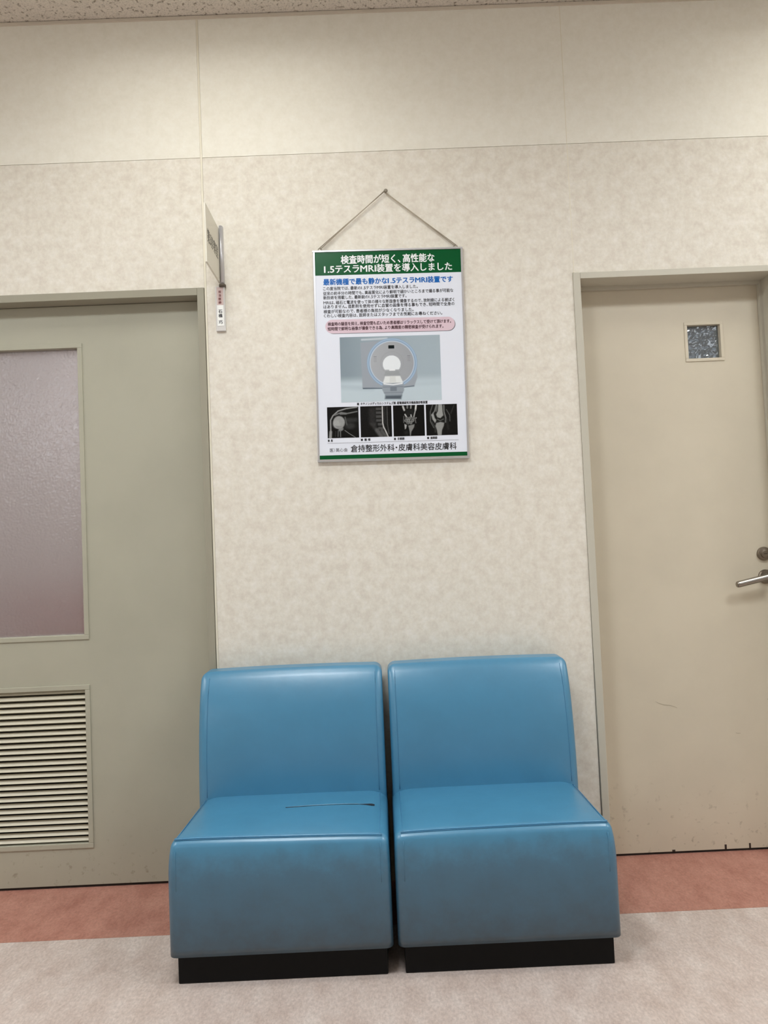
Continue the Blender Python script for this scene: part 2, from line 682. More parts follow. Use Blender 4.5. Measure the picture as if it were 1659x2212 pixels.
box(bm, ox0, ox1, dy0, dy1, wz1 - .006, DT)
box(bm, ox0, ox1, dy0, dy1, gz1 - .006, wz0 + .006)
box(bm, ox0, ox1, dy0, dy1, DB, gz0 + .006)
P('door_leaf', bm, M_DOOR_L, door1)
P('glazing_bead', frame_ring(wx0, wx1, wz0, wz1, .0165, dy0 - .004, dy1, bev=.0015), M_DOOR_L, door1)
P('glass_pane', relief_pane(wx0 + .012, wx1 - .012, dy0 + .016, dy0 + .021, wz0 + .012, wz1 - .012, .0026, .00028, 1), M_GLASS_L, door1, True)
P('louvre_frame', frame_ring(gx0, gx1, gz0, gz1, .017, dy0 - .004, dy1, bev=.0015), M_DOOR_L, door1)
# louvre slats, each a bent blade
ix0, ix1 = gx0 + .015, gx1 - .015
NS = 26
pz = (gz1 - gz0 - .030) / NS
first = None
for k in range(NS):
    zt = gz1 - .015 - k * pz
    if first is None:
        bm = bmesh.new()
        # cross-section (y, z): inverted V blade, front flank catching the ceiling light
        sec = [(dy0 + .004, -.0112), (dy0 + .002, -.0104), (dy0 + .0130, .0), (dy0 + .0150, .0), (dy0 + .028, -.0190), (dy0 + .026, -.0190), (dy0 + .0140, -.0015)]
        a = [bm.verts.new((ix0, y, z)) for y, z in sec]
        b = [bm.verts.new((ix1, y, z)) for y, z in sec]
        bm.faces.new(a)
        bm.faces.new(list(reversed(b)))
        for i in range(len(sec)):
            j = (i + 1) % len(sec)
            bm.faces.new((a[i], a[j], b[j], b[i]))
        first = obj('slat', bm, M_SLAT, door1)
        s = first
    else:
        s = first.copy()
        COL.objects.link(s)
    s.location = (-LX1, 0, zt - .001)
    s.parent = door1
P('louvre_back', B(ix0, ix1, dy1 - .006, dy1 - .002, gz0 + .012, gz1 - .012), M_DARK, door1)
P('threshold_gap', B(dx0, dx1, dy0 + .004, dy1, 0.0005, DB), M_THRESH, door1)

# room behind the left door (seen blurred through the frosted glass)
room1 = struct(empty('wall_inner_left', (0, 0, 0)), 'consulting room walls blurred behind the frosted glass')
M_IN_W = mat('inner_wall', S(214, 206, 205), 0.8)
M_IN_D = mat('inner_cabinet', S(172, 78, 72), 0.7)
obj('inner_wall', B(LX0 - .3, -.2, 1.55, 1.6, 0, 2.6), M_IN_W, room1)
obj('inner_wall', B(LX0 - .35, LX0 - .3, .13, 1.6, 0, 2.6), M_IN_W, room1)
obj('inner_wall', B(-.25, -.2, .13, 1.6, 0, 2.6), M_IN_W, room1)
obj('inner_ceiling', B(LX0 - .3, -.2, .13, 1.6, 2.6, 2.65), M_IN_W, room1)
obj('inner_dado', B(LX0 - .3, -.25, 1.53, 1.55, 0, .95), M_IN_D, room1)
il = bpy.data.lights.new('consulting_room_lamp', 'AREA')  # unseen fill light, added to brighten the frosted pane from behind
il.energy = 13
il.size = 0.5
il.color = (1, .97, .95)
ilo = bpy.data.objects.new('consulting_room_lamp', il)
COL.objects.link(ilo)
ilo.location = (-1.1, .8, 2.55)

# ------------------------------------------------------------------ structure: right door
door2 = struct(empty('door_2', (RX0, 0, 0)), 'cream door with a small square pane and lever handle, right of the chairs')
FR = .025
bm = bmesh.new()
box(bm, RX0, RX0 + FR, -.005, .14, 0, ZD, bev=.0015)
box(bm, RX1 - FR, RX1, -.005, .14, 0, ZD, bev=.0015)
box(bm, RX0 + FR, RX1 - FR, -.005, .14, ZD - .022, ZD, bev=.0012)
P('door_frame', bm, M_FRAME_R, door2)
bm = bmesh.new()
sy0, sy1 = .083, .099
box(bm, RX0 + FR, RX0 + FR + .012, sy0, sy1, 0, ZD - .022)
box(bm, RX1 - FR - .010, RX1 - FR, sy0, sy1, 0, ZD - .022)
box(bm, RX0 + FR + .012, RX1 - FR - .010, sy0, sy1, ZD - .022 - .012, ZD - .022)
P('door_stop', bm, M_FRAME_R, door2)
ex0, ex1, ey0, ey1 = RX0 + FR + .002, RX1 - FR - .002, .100, .138
EB, ET = 0.0085, ZD - .024
px0, px1, pz0, pz1 = 1.1355, 1.2765, 1.744, 1.888
bm = bmesh.new()
box(bm, ex0, px0 + .004, ey0, ey1, EB, ET)
box(bm, px1 - .004, ex1, ey0, ey1, EB, ET)
box(bm, px0 + .004, px1 - .004, ey0, ey1, pz1 - .004, ET)
box(bm, px0 + .004, px1 - .004, ey0, ey1, EB, pz0 + .004)
P('door_leaf', bm, M_DOOR_R, door2)
P('glazing_bead', frame_ring(px0, px1, pz0, pz1, .011, ey0 - .003, ey1, bev=.001), M_DOOR_R, door2)
P('glass_pane', relief_pane(px0 + .009, px1 - .009, ey0 + .014, ey0 + .020, pz0 + .009, pz1 - .009, .0042, .00070, 2), M_GLASS_R, door2, True)
P('threshold_gap', B(ex0, ex1, ey0 + .003, ey1, .0005, EB), M_THRESH, door2)
# lock cylinder and lever
KX, KZ = 1.372, 1.040
lock = P('lock_cylinder', lathe_y(bmesh.new(), KX, KZ, [(.0245, ey0), (.0245, ey0 - .006), (.022, ey0 - .010), (.0155, ey0 - .0105), (.0145, ey0 - .014), (.0105, ey0 - .0145)]), M_STEEL_D, door2)
P('keyway', B(KX - .006, KX + .006, ey0 - .0152, ey0 - .0146, KZ - .0011, KZ + .0011), M_DARK, lock)
HX, HZ = 1.373, .958
handle = P('lever_handle', lathe_y(bmesh.new(), HX, HZ, [(.0255, ey0), (.0255, ey0 - .006), (.0225, ey0 - .010), (.011, ey0 - .0105), (.0105, ey0 - .046), (.007, ey0 - .052)]), M_STEEL_D, door2)
bm = bmesh.new()
pts, rad = [], []
for t in np.linspace(0, 1, 14):
    x = HX + .004 - .124 * t
    pts.append((x, ey0 - .050 + .004 * t, HZ + .006 - .026 * t))
    rad.append(.0114)
e_ = [(.0035, .0110), (.0062, .0090), (.0078, .0058), (.0084, .002)]
for d_, r_ in e_:
    pts.append((HX + .004 - .124 - d_, ey0 - .046, HZ - .0200))
    rad.append(r_)
P('lever', tube(bm, pts, rad, 18), M_STEEL, handle, True)


# scuffs on the right leaf, chipped paint along its lower edge
def ribbon(pts, w, y):
    bm = bmesh.new()
    n = len(pts)
    top, bot = [], []
    for i, (x, z) in enumerate(pts):
        k = w * (0.25 + 0.75 * math.sin(PI * (i + .5) / n))
        top.append(bm.verts.new((x, y, z + k / 2)))
        bot.append(bm.verts.new((x, y, z - k / 2)))
    for i in range(n - 1):
        bm.faces.new((bot[i], bot[i + 1], top[i + 1], top[i]))
    return bm


yy = ey0 - .0004
for pts, w in (([(.954, .533), (.967, .5255), (.983, .520), (1.004, .517), (1.018, .513), (1.030, .507)], .0034),
               ([(1.352, .524), (1.364, .5235), (1.376, .525), (1.39, .527)], .004),
               ([(1.232, .411), (1.240, .409), (1.250, .409)], .0025)):
    P('scuff_mark', ribbon(pts, w, yy), M_SCUFF, door2)
for x, h, w in ((1.172, .016, .0075), (1.258, .017, .0065), (.988, .006, .011)):
    P('paint_chip', B(x - w / 2, x + w / 2, ey0 - .0005, ey0 + .002, EB - .001, EB + h, bev=.0002), M_CHIP, door2)
il2 = bpy.data.lights.new('inner_room_lamp', 'AREA')  # weak bluish fill, unseen, added to lift the small pebbled pane
il2.energy = 1.6
il2.size = 0.4
il2.color = (.86, .94, 1.0)
ilo2 = bpy.data.objects.new('inner_room_lamp', il2)
COL.objects.link(ilo2)
ilo2.location = (1.1, .5, 2.55)
room2 = struct(empty('wall_inner_right', (0, 0, 0)), 'dark room behind the small square pane')
obj('inner_wall', B(RX0 - .2, RX1 + .3, .9, .95, 0, 2.6), M_IN_W, room2)
obj('inner_wall', B(RX0 - .25, RX0 - .2, .13, .95, 0, 2.6), M_IN_W, room2)
obj('inner_wall', B(RX1 + .3, RX1 + .35, .13, .95, 0, 2.6), M_IN_W, room2)
obj('inner_ceiling', B(RX0 - .2, RX1 + .3, .13, .95, 2.6, 2.65), M_IN_W, room2)


# ------------------------------------------------------------------ lobby chairs
def front_y(z):
    """front surface of the backrest in side view"""
    t = min(max((z - .36) / .39, 0), 1)
    b = max(0, (z - .63) / .115)
    return -.197 + .022 * t + .062 * t ** 2.6 + .014 * b * b


def chair(x0, x1, label, sag, bk):
    cx = (x0 + x1) / 2
    root = tag(empty('lobby_chair', (cx, -.28, 0)), label, 'chair', 'blue vinyl lobby chairs')
    # plinth
    P('plinth', B(x0 + .017, x1 - .017, -.518, -.05, 0, .083, bev=.003), M_PLINTH, root)
    # seat block
    r = .020
    bm = rbox(x0, x1, -.541, -.06, .058, .377, r, (30, 24, 14))
    for v in bm.verts:
        v.co.z = max(v.co.z, .080)            # crisp lower edge, soft upper edges
        x, y, z = v.co
        u = (x - cx) / ((x1 - x0) / 2)
        w = min(max((y + .541) / .40, 0), 1)
        k = max(0, (z - .23) / .15)
        if k > 0:
            crown = .008 * (1 - abs(u) ** 4) * math.sin(PI * min(1, w * .9 + .1)) - .010 * w - .018 * max(0, (abs(u) - .80) / .20) ** 2 * w
            sagx = sag[0] * (1 - u) / 2 + sag[1] * (1 + u) / 2
            v.co.z += k * (crown + sagx * (1 - w))
        f = min(max((-.46 - y) / .081, 0), 1)
        v.co.y -= f * .004 * math.sin(PI * min(max((z - .08) / .3, 0), 1)) * (1 - u * u)
        if z > .27:
            v.co.x -= (.012 if u * cx > 0 else .004) * ((z - .27) / .11) ** 2 * u ** 3
        # rounder upper front edge
        if z > .33 and y < -.50:
            v.co.y += .010 * ((z - .33) / .05) ** 2
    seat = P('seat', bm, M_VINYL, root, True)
    # backrest
    yb = -.028
    yf0 = -.197
    bm = rbox(x0 + bk[0], x1 + bk[1], yf0, yb, .10, .7395, .024, (24, 10, 34), 7)
    for v in bm.verts:
        x, y, z = v.co
        t = (yb - y) / (yb - yf0)
        u = (x - cx) / ((x1 - x0) / 2)
        v.co.y = y + (front_y(z) - yf0) * t
        v.co.z = z + (.004 * (1 - u * u) * max(0, (z - .6895) / .05))
        v.co.y -= .005 * t * (1 - u ** 4) * math.sin(PI * min(max((z - .36) / .39, 0), 1))
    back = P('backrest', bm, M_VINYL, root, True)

    # welts: along the front edge of the seat, along the sides of seat and backrest
    def topz(x, y):
        u = (x - cx) / ((x1 - x0) / 2)
        w = min(max((y + .541) / .40, 0), 1)
        crown = .008 * (1 - abs(u) ** 4) * math.sin(PI * min(1, w * .9 + .1)) - .010 * w - .018 * max(0, (abs(u) - .80) / .20) ** 2 * w
        sagx = sag[0] * (1 - u) / 2 + sag[1] * (1 + u) / 2
        return .377 + crown + sagx * (1 - w)

    xs_ = np.linspace(x0 + .019, x1 - .019, 26)
    edge = [(x, -.5225, topz(x, -.53) - .0020) for x in xs_]
    P('front_welt', tube(bmesh.new(), [(x, y - .0002, z + .0003) for x, y, z in edge], .0022, 10), M_WELT, seat, True)
    P('stitch_line', tube(bmesh.new(), [(x, y - .0048, z - .0016) for x, y, z in edge], .0009, 6), M_STITCH, seat, True)
    P('stitch_line', tube(bmesh.new(), [(x, y + .0046, z + .0006) for x, y, z in edge], .0008, 6), M_STITCH, seat, True)
    for sx in (x0 + .0245, x1 - .0245):
        pl = [(sx, y, topz(sx, y) - .0009) for y in np.linspace(-.519, -.205, 14)]
        P('side_seam', tube(bmesh.new(), pl, .0013, 6), M_STITCH, seat, True)
        pl = [(sx, -.5408 - .0005, z) for z in np.linspace(.352, .25, 6)]
        P('side_seam', tube(bmesh.new(), pl, .0009, 6), M_VINYL, seat, True)
    for sx in (x0 + .0265, x1 - .0255):
        u = (sx - cx) / ((x1 - x0) / 2)
        pl = [(sx, front_y(z) - .0002 - .005 * (1 - u ** 4) * math.sin(PI * min(max((z - .36) / .39, 0), 1)), z) for z in np.linspace(.37, .722, 18)]
        P('side_seam', tube(bmesh.new(), pl, .0010, 6), M_STITCH, back, True)
    return root, seat, topz


cl, seat_l, topz_l = chair(-.596, -.0085, 'blue vinyl lobby chair with a slit torn in its seat, beside the louvred door', (.002, -.010), (-.003, -.003))
crr, seat_r, topz_r = chair(.0035, .5925, 'blue vinyl lobby chair with an undamaged seat, beside the cream door', (-.006, -.002), (.004, -.001))
# the tear: a long slit that opens at its right end
sl = []
for t in np.linspace(0, 1, 30):
    x = -.308 + .260 * t
    y = -.322 - .010 * (1 - t) + .006 * math.sin(PI * t)
    w = .0046 * (1 - .55 * math.sin(PI * min(1, t * 1.15))) if t < .82 else .0022 + .0190 * ((t - .82) / .18) ** 1.5
    if t > .985:
        w *= .55
    sl.append((x, y, w))
bm = bmesh.new()
A_, B_ = [], []
for x, y, w in sl:
    A_.append(bm.verts.new((x, y + w / 2, topz_l(x, y) + .0006)))
    B_.append(bm.verts.new((x, y - w / 2, topz_l(x, y) + .0006)))
for i in range(len(sl) - 1):
    bm.faces.new((B_[i], B_[i + 1], A_[i + 1], A_[i]))
P('tear', bm, M_TEAR, seat_l)
bm = tube(bmesh.new(), [(x, y + w / 2 + .0016, topz_l(x, y) + .0002) for x, y, w in sl], [.0022 * math.sin(PI * (.06 + .88 * k / 29)) for k in range(30)], 8)
P('tear_lip', bm, M_VINYL, seat_l, True)

# ------------------------------------------------------------------ poster
poster = tag(empty('hanging_poster', (.0649, 0, 1.789)), 'framed scanner poster with green header hanging on the wall above the chairs', 'poster')
poster.rotation_euler = (0, math.radians(.8), 0)
PW, PH = .2612, .3700            # half sizes


def rail(name, x0, x1, z0, z1, horiz):
    """aluminium snap-frame rail: its front slopes from the outer edge up to an inner lip"""
    bm = bmesh.new()
    if horiz:
        s = 1 if z1 > 0 else -1
        zo, zi = (z1, z0) if s > 0 else (z0, z1)
        sec = [(-.001, zo), (-.010, zo), (-.0155, zo - s * .0035), (-.0155, zi), (-.001, zi)]
        a = [bm.verts.new((x0, y, z)) for y, z in sec]
        b = [bm.verts.new((x1, y, z)) for y, z in sec]
    else:
        s = 1 if x1 > 0 else -1
        xo, xi = (x1, x0) if s > 0 else (x0, x1)
        sec = [(-.001, xo), (-.009, xo), (-.0145, xo - s * .0025), (-.0145, xi), (-.001, xi)]
        a = [bm.verts.new((x, y, z0)) for y, x in sec]
        b = [bm.verts.new((x, y, z1)) for y, x in sec]
    bm.faces.new(a)
    bm.faces.new(list(reversed(b)))
    n = len(sec)
    for i in range(n):
        j = (i + 1) % n
        bm.faces.new((a[i], a[j], b[j], b[i]))
    return obj(name, bm, M_ALU, poster)


rail('frame_rail', -PW, PW, PH - .0085, PH, True)
rail('frame_rail', -PW, PW, -PH, -PH + .0085, True)
rail('frame_rail', -PW, -PW + .0075, -PH + .0085, PH - .0085, False)
rail('frame_rail', PW - .0075, PW, -PH + .0085, PH - .0085, False)
sheet = obj('poster_sheet', B(-PW + .004, PW - .004, -.0128, -.003, -PH + .005, PH - .005), M_SHEET, poster)
YP = -.0130


def quad(name, x0, x1, z0, z1, m, y=YP):
    return obj(name, ([(x0, y, z0), (x1, y, z0), (x1, y, z1), (x0, y, z1)], [], [(0, 1, 2, 3)]), m, sheet)


quad('header_band', -.2535, .2535, .2795, .3612, M_GREEN)
quad('footer_band', -.2535, .2535, -.3615, -.3475, M_GREEN)
Y2 = -.0132
text('header_lettering', '検査時間が短く、高性能な', -.1636, .1625, .3333, .0295, Y2, M_WHITE, sheet, .030)
text('header_lettering', '1.5テスラMRI装置を導入しました', -.2225, .2225, .3010, .0285, Y2, M_WHITE, sheet, .026)
text('blue_lettering', '最新機種で最も静かな1.5テスラMRI装置です', -.2265, .2236, .2560, .0218, Y2, M_BLUE, sheet, .034)
body = [('この度当院では、最新の1.5テスラMRI装置を導入しました。', .1009, .2330),
        ('従来の約半分の時間でも、高画質化により鮮明で細かいところまで撮る事が可能な', .2241, .2160),
        ('新技術を搭載した、最新鋭の1.5テスラMRI装置です。', .0610, .2010),
        ('MRIは、磁石と電波を使って体の様々な断面像を撮像するので、放射線による被ばく', .2266, .1835),
        ('はありません。造影剤を使用せずに血管の画像を得る事もでき、短時間で全身の', .2266, .1690),
        ('検査が可能なので、患者様の負担が少なくなりました。', .0840, .1523),
        ('くわしい検査内容は、医師またはスタッフまでお気軽にお尋ねください。', .1832, .1375)]
for s_, xr, zc in body:
    text('body_lettering', s_, -.2276, xr, zc, .0128, Y2, M_INK, sheet, .016)


# pink rounded box with its grey drop edge
def pill(name, x0, x1, z0, z1, m, y, parent):
    r_ = (z1 - z0) / 2
    V = []
    for k in range(13):
        a = PI / 2 + PI * k / 12
        V.append((x0 + r_ + r_ * math.cos(a), y, (z0 + z1) / 2 + r_ * math.sin(a)))
    for k in range(13):
        a = -PI / 2 + PI * k / 12
        V.append((x1 - r_ + r_ * math.cos(a), y, (z0 + z1) / 2 + r_ * math.sin(a)))
    return obj(name, (V, [], [tuple(range(len(V)))]), m, parent)


pill('box_shade', -.2190, .2275, .0735, .1215, M_GREY, -.01302, sheet)
pill('pink_box', -.2230, .2255, .0752, .1235, M_PINK, -.0131, sheet)
text('pink_lettering', '検査時の騒音を抑え、検査空間も広いため患者様はリラックスして受けて頂けます。', -.2144, .2126, .1082, .0128, Y2, M_PINKTXT, sheet, .034)
text('pink_lettering', '短時間で鮮明な画像が撮像できる為、より高精度の精密検査が受けられます。', -.2152, .1859, .0913, .0128, Y2, M_PINKTXT, sheet, .034)


# printed pictures: colours computed per point of a flat grid
def ss(a, b, x):
    t = np.clip((x - a) / (b - a), 0, 1)
    return t * t * (3 - 2 * t)


def lay(img, mask, c):
    c = np.array(c, float)
    return img * (1 - mask[..., None]) + c * mask[..., None]


def disc(u, v, cx, cy, rx, ry, soft=.08):
    d = np.sqrt(((u - cx) / rx) ** 2 + ((v - cy) / ry) ** 2)
    return 1 - ss(1 - soft, 1 + soft, d)


def rect(u, v, a, b, c, d, s=.006):
    return ss(a - s, a + s, u) * (1 - ss(b - s, b + s, u)) * ss(c - s, c + s, v) * (1 - ss(d - s, d + s, v))


def stroke(u, v, pts, w, soft=.6):
    best = np.full(u.shape, 9.0)
    for (x0, y0), (x1, y1) in zip(pts[:-1], pts[1:]):
        dx, dy = x1 - x0, y1 - y0
        t = np.clip(((u - x0) * dx + (v - y0) * dy) / (dx * dx + dy * dy), 0, 1)
        best = np.minimum(best, np.hypot(u - x0 - t * dx, v - y0 - t * dy))
    return 1 - ss(w * (1 - soft), w * (1 + soft), best)


def poly(u, v, pts, soft=.012):
    inside = np.zeros(u.shape, bool)
    best = np.full(u.shape, 9.0)
    n = len(pts)
    for i in range(n):
        x0, y0 = pts[i]
        x1, y1 = pts[(i + 1) % n]
        c = ((y0 > v) != (y1 > v)) & (u < (x1 - x0) * (v - y0) / (y1 - y0 + 1e-12) + x0)
        inside ^= c
        dx, dy = x1 - x0, y1 - y0
        t = np.clip(((u - x0) * dx + (v - y0) * dy) / (dx * dx + dy * dy + 1e-12), 0, 1)
        best = np.minimum(best, np.hypot(u - x0 - t * dx, v - y0 - t * dy))
    sd = np.where(inside, best, -best)
    return ss(-soft, soft, sd)


def picture(name, x0, x1, z0, z1, nx, nz, fn):
    u, v = np.meshgrid((np.arange(nx) + .5) / nx, (np.arange(nz) + .5) / nz)
    img = np.clip(fn(u, v), 0, 255) / 255.0
    lin = np.where(img <= .04045, img / 12.92, ((img + .055) / 1.055) ** 2.4)
    gx, gz = np.meshgrid(np.linspace(x0, x1, nx + 1), np.linspace(z1, z0, nz + 1))
    V = np.stack([gx, np.full(gx.shape, Y2), gz], -1).reshape(-1, 3)
    i, j = np.meshgrid(np.arange(nz), np.arange(nx), indexing='ij')
    q = (i * (nx + 1) + j).reshape(-1)
    F = np.stack([q + nx + 1, q + nx + 2, q + 1, q], -1)
    me = bpy.data.meshes.new(name)
    me.from_pydata(V.tolist(), [], F.tolist())
    ca = me.color_attributes.new('Col', 'FLOAT_COLOR', 'CORNER')
    c4 = np.concatenate([lin.reshape(-1, 3), np.ones((nx * nz, 1))], 1)
    ca.data.foreach_set('color', np.repeat(c4, 4, axis=0).astype(np.float32).ravel())
    me.materials.append(M_PRINT)
    o = bpy.data.objects.new(name, me)
    COL.objects.link(o)
    o.parent = sheet
    return o


def scanner(u, v):
    hz = v / 1.0
    img = np.zeros(u.shape + (3,))
    img[:] = (148, 163, 173)
    img += (18 * ss(.1, .9, u) - 10 * (1 - ss(0, .25, u)))[..., None]
    fl = ss(.58, .74, v)
    img = lay(img, fl, (192, 207, 216))
    img = lay(img, stroke(u, v, [(0, .76), (.3, .80)], .035, .9) * .35, (160, 176, 188))
    img = lay(img, stroke(u, v, [(.72, .75), (1, .74)], .03, .9) * .3, (170, 186, 196))
    A = 1.522                                  # print aspect, so circles stay round
    w = v / A
    # magnet housing behind the ring
    img = lay(img, poly(u, w, [(.205, .06), (.50, .035), (.76, .20), (.765, .42), (.73, .515), (.215, .52)], .006), (158, 166, 176))
    img = lay(img, poly(u, w, [(.215, .515), (.43, .52), (.43, .53), (.22, .528)], .004), (92, 104, 116))
    img = lay(img, poly(u, w, [(.62, .515), (.73, .505), (.73, .515), (.62, .524)], .004), (98, 110, 120))
    img = lay(img, stroke(u, w, [(.22, .03), (.47, .022)], .009, .8) * .8, (206, 214, 222))
    cx, cy = .516, .272
    d = np.hypot(u - cx, w - cy)

    def ring(r0, r1, s=.004):
        return ss(r0 - s, r0 + s, d) * (1 - ss(r1 - s, r1 + s, d))
    img = lay(img, ring(-1, .251), (142, 166, 192))
    img = lay(img, ring(.236, .246) * .7, (176, 200, 222))
    img = lay(img, ring(-1, .224), (196, 210, 224))
    img = lay(img, ring(-1, .216), (166, 170, 176))
    img += (10 * ring(-1, .216) * (u - cx) * -3)[..., None]
    img = lay(img, ring(.110, .118) * .3, (150, 152, 156))
    for s_ in (-1, 1):
        for k in range(4):
            a = cx + s_ * .168
            img = lay(img, rect(u, w, a - .014, a + .014, .203 + .016 * k, .207 + .016 * k, .003) * (.9 if k == 0 else .45), (104, 106, 112))
    b = disc(u, w, .512, .285, .089, .089, .03)
    img = lay(img, b * (1 - ss(.335, .345, w)), (232, 238, 243))
    img = lay(img, rect(u, w, .485, .545, .333, .352, .004), (236, 240, 244))
    img = lay(img, poly(u, w, [(.45, .352), (.575, .352), (.60, .40), (.43, .40)], .006) * .6, (150, 156, 158))
    img = lay(img, rect(u, w, .478, .546, .088, .132, .004), (205, 206, 208))
    img = lay(img, rect(u, w, .482, .542, .092, .128, .003), (12, 22, 26))
    # patient table
    img = lay(img, poly(u, w, [(.442, .405), (.592, .405), (.622, .475), (.418, .475)], .005), (226, 231, 232))
    img = lay(img, poly(u, w, [(.49, .405), (.545, .405), (.55, .468), (.485, .468)], .006) * .6, (206, 210, 208))
    img = lay(img, poly(u, w, [(.415, .476), (.625, .476), (.628, .55), (.605, .60), (.44, .60), (.41, .54)], .005), (150, 160, 170))
    img = lay(img, stroke(u, w, [(.43, .482), (.52, .492), (.61, .482)], .006), (236, 240, 244))
    img = lay(img, rect(u, w, .49, .555, .515, .556, .005) * .8, (112, 122, 132))
    img = lay(img, stroke(u, w, [(.42, .513), (.62, .513)], .004) * .7, (112, 122, 132))
    img = lay(img, stroke(u, w, [(.43, .572), (.61, .572)], .005) * .7, (120, 130, 140))
    img = lay(img, poly(u, w, [(.44, .60), (.605, .60), (.595, .638), (.435, .634)], .012), (84, 94, 104))
    return img


picture('scanner_photo', -.1745, .1718, -.1658, .0610, 184, 120, scanner)
rs = np.random.RandomState(3)


def grain(u, amp):
    return (rs.rand(*u.shape) - .5)[..., None] * amp


def shoulder(u, v):
    img = np.zeros(u.shape + (3,)) + 16
    g_ = lambda m, c: lay(img, m, (c, c + 2, c + 2))
    img = g_(stroke(u, v, [(.10, 1), (.105, .42), (.18, .28), (.35, .13), (.6, .06), (.95, .02)], .022), 148)
    img = g_(stroke(u, v, [(.08, 1), (.10, .8)], .045), 150)
    img = g_(stroke(u, v, [(.24, .26), (.45, .18), (.62, .22), (.95, .16)], .022), 110)
    img = g_(stroke(u, v, [(.42, .22), (.60, .22)], .030), 118)
    img = g_(disc(u, v, .37, .50, .19, .21, .12), 152)
    img = g_(disc(u, v, .29, .55, .11, .13, .4), 164)
    img = g_(poly(u, v, [(.22, .6), (.50, .62), (.34, .70)], .02), 136)
    img = g_(stroke(u, v, [(.57, .34), (.62, .58)], .022), 90)
    img = g_(rect(u, v, .60, .96, .36, .50, .05) * .7, 60)
    img = g_(disc(u, v, .72, .62, .16, .10, .6) * .7, 66)
    img = g_(stroke(u, v, [(.40, .74), (.46, .71)], .05), 128)
    img = g_(stroke(u, v, [(.34, .76), (.33, .95)], .014), 96)
    img = g_(stroke(u, v, [(.41, .76), (.41, .96)], .018), 104)
    img = g_(stroke(u, v, [(.26, .78), (.25, .95)], .010) * .6, 80)
    img = g_(stroke(u, v, [(.55, .76), (.68, .86), (.88, .99)], .012), 120)
    return img + grain(u, 14)


def spine(u, v):
    img = np.zeros(u.shape + (3,)) + 18
    g_ = lambda m, c: lay(img, m, (c, c, c))
    img = g_(rect(u, v, .28, .50, .05, .62, .08) * .6, 58)
    img = g_(poly(u, v, [(.30, .55), (.50, .55), (.50, .78), (.40, .75)], .05) * .6, 70)
    for k in range(6):
        y = .05 + .125 * k
        x = .50 + .012 * k * (k > 3)
        img = g_(rect(u, v, x, x + .18, y, y + .085, .02), 74)
    img = g_(stroke(u, v, [(.71, .03), (.71, .55), (.735, .68), (.80, .82), (.87, .99)], .020), 196)
    img = g_(stroke(u, v, [(.52, .78), (.66, .98)], .07) * .9, 92)
    img = g_(stroke(u, v, [(.68, .80), (.80, .98)], .05) * .8, 96)
    img = g_(stroke(u, v, [(.78, .03), (.78, .55)], .018) * .6, 70)
    img = g_(stroke(u, v, [(.86, .04), (.86, .6), (.90, .9)], .018) * .7, 92)
    for k in range(7):
        img = g_(disc(u, v, .79, .08 + .1 * k, .03, .03, .5) * .6, 40)
    return img + grain(u, 16)


def wrist(u, v):
    img = np.zeros(u.shape + (3,)) + 12
    g_ = lambda m, c: lay(img, m, (c, c + 1, c))
    for pts, w_, c in (([(.32, .04), (.36, .16)], .030, 190), ([(.46, .02), (.46, .09)], .028, 120), ([(.58, .02), (.57, .10)], .026, 140), ([(.74, .02), (.72, .16)], .028, 215), ([(.72, .16), (.66, .38)], .02, 165)):
        img = g_(stroke(u, v, pts, w_), c)
    img = g_(rect(u, v, .40, .66, .14, .34, .05) * .6, 42)
    img = g_(stroke(u, v, [(.38, .30), (.42, .37)], .022), 190)
    img = g_(stroke(u, v, [(.57, .32), (.58, .38)], .022), 170)
    img = g_(stroke(u, v, [(.34, .36), (.33, .56)], .014), 90)
    for x, y, r_, c in ((.44, .42, .05, 120), (.54, .42, .05, 120), (.49, .50, .055, 136), (.40, .50, .05, 120), (.62, .50, .05, 130), (.46, .58, .05, 120), (.56, .57, .05, 128), (.65, .42, .045, 120), (.73, .42, .02, 170)):
        img = g_(disc(u, v, x, y, r_, r_, .2), c)
        img = g_(disc(u, v, x, y, r_ * .55, r_ * .55, .4) * .7, c - 50)
    img = g_(stroke(u, v, [(.40, .60), (.52, .66), (.66, .60)], .014), 16)
    img = g_(poly(u, v, [(.35, .60), (.43, .64), (.40, .76), (.36, .78)], .015), 170)
    img = g_(poly(u, v, [(.47, .66), (.68, .62), (.66, .72), (.57, .86), (.545, 1), (.52, 1), (.51, .84)], .015), 128)
    img = g_(stroke(u, v, [(.70, .45), (.72, .58)], .014), 110)
    img = g_(rect(u, v, .34, .46, .82, .96, .05) * .4, 60)
    return img + grain(u, 14)


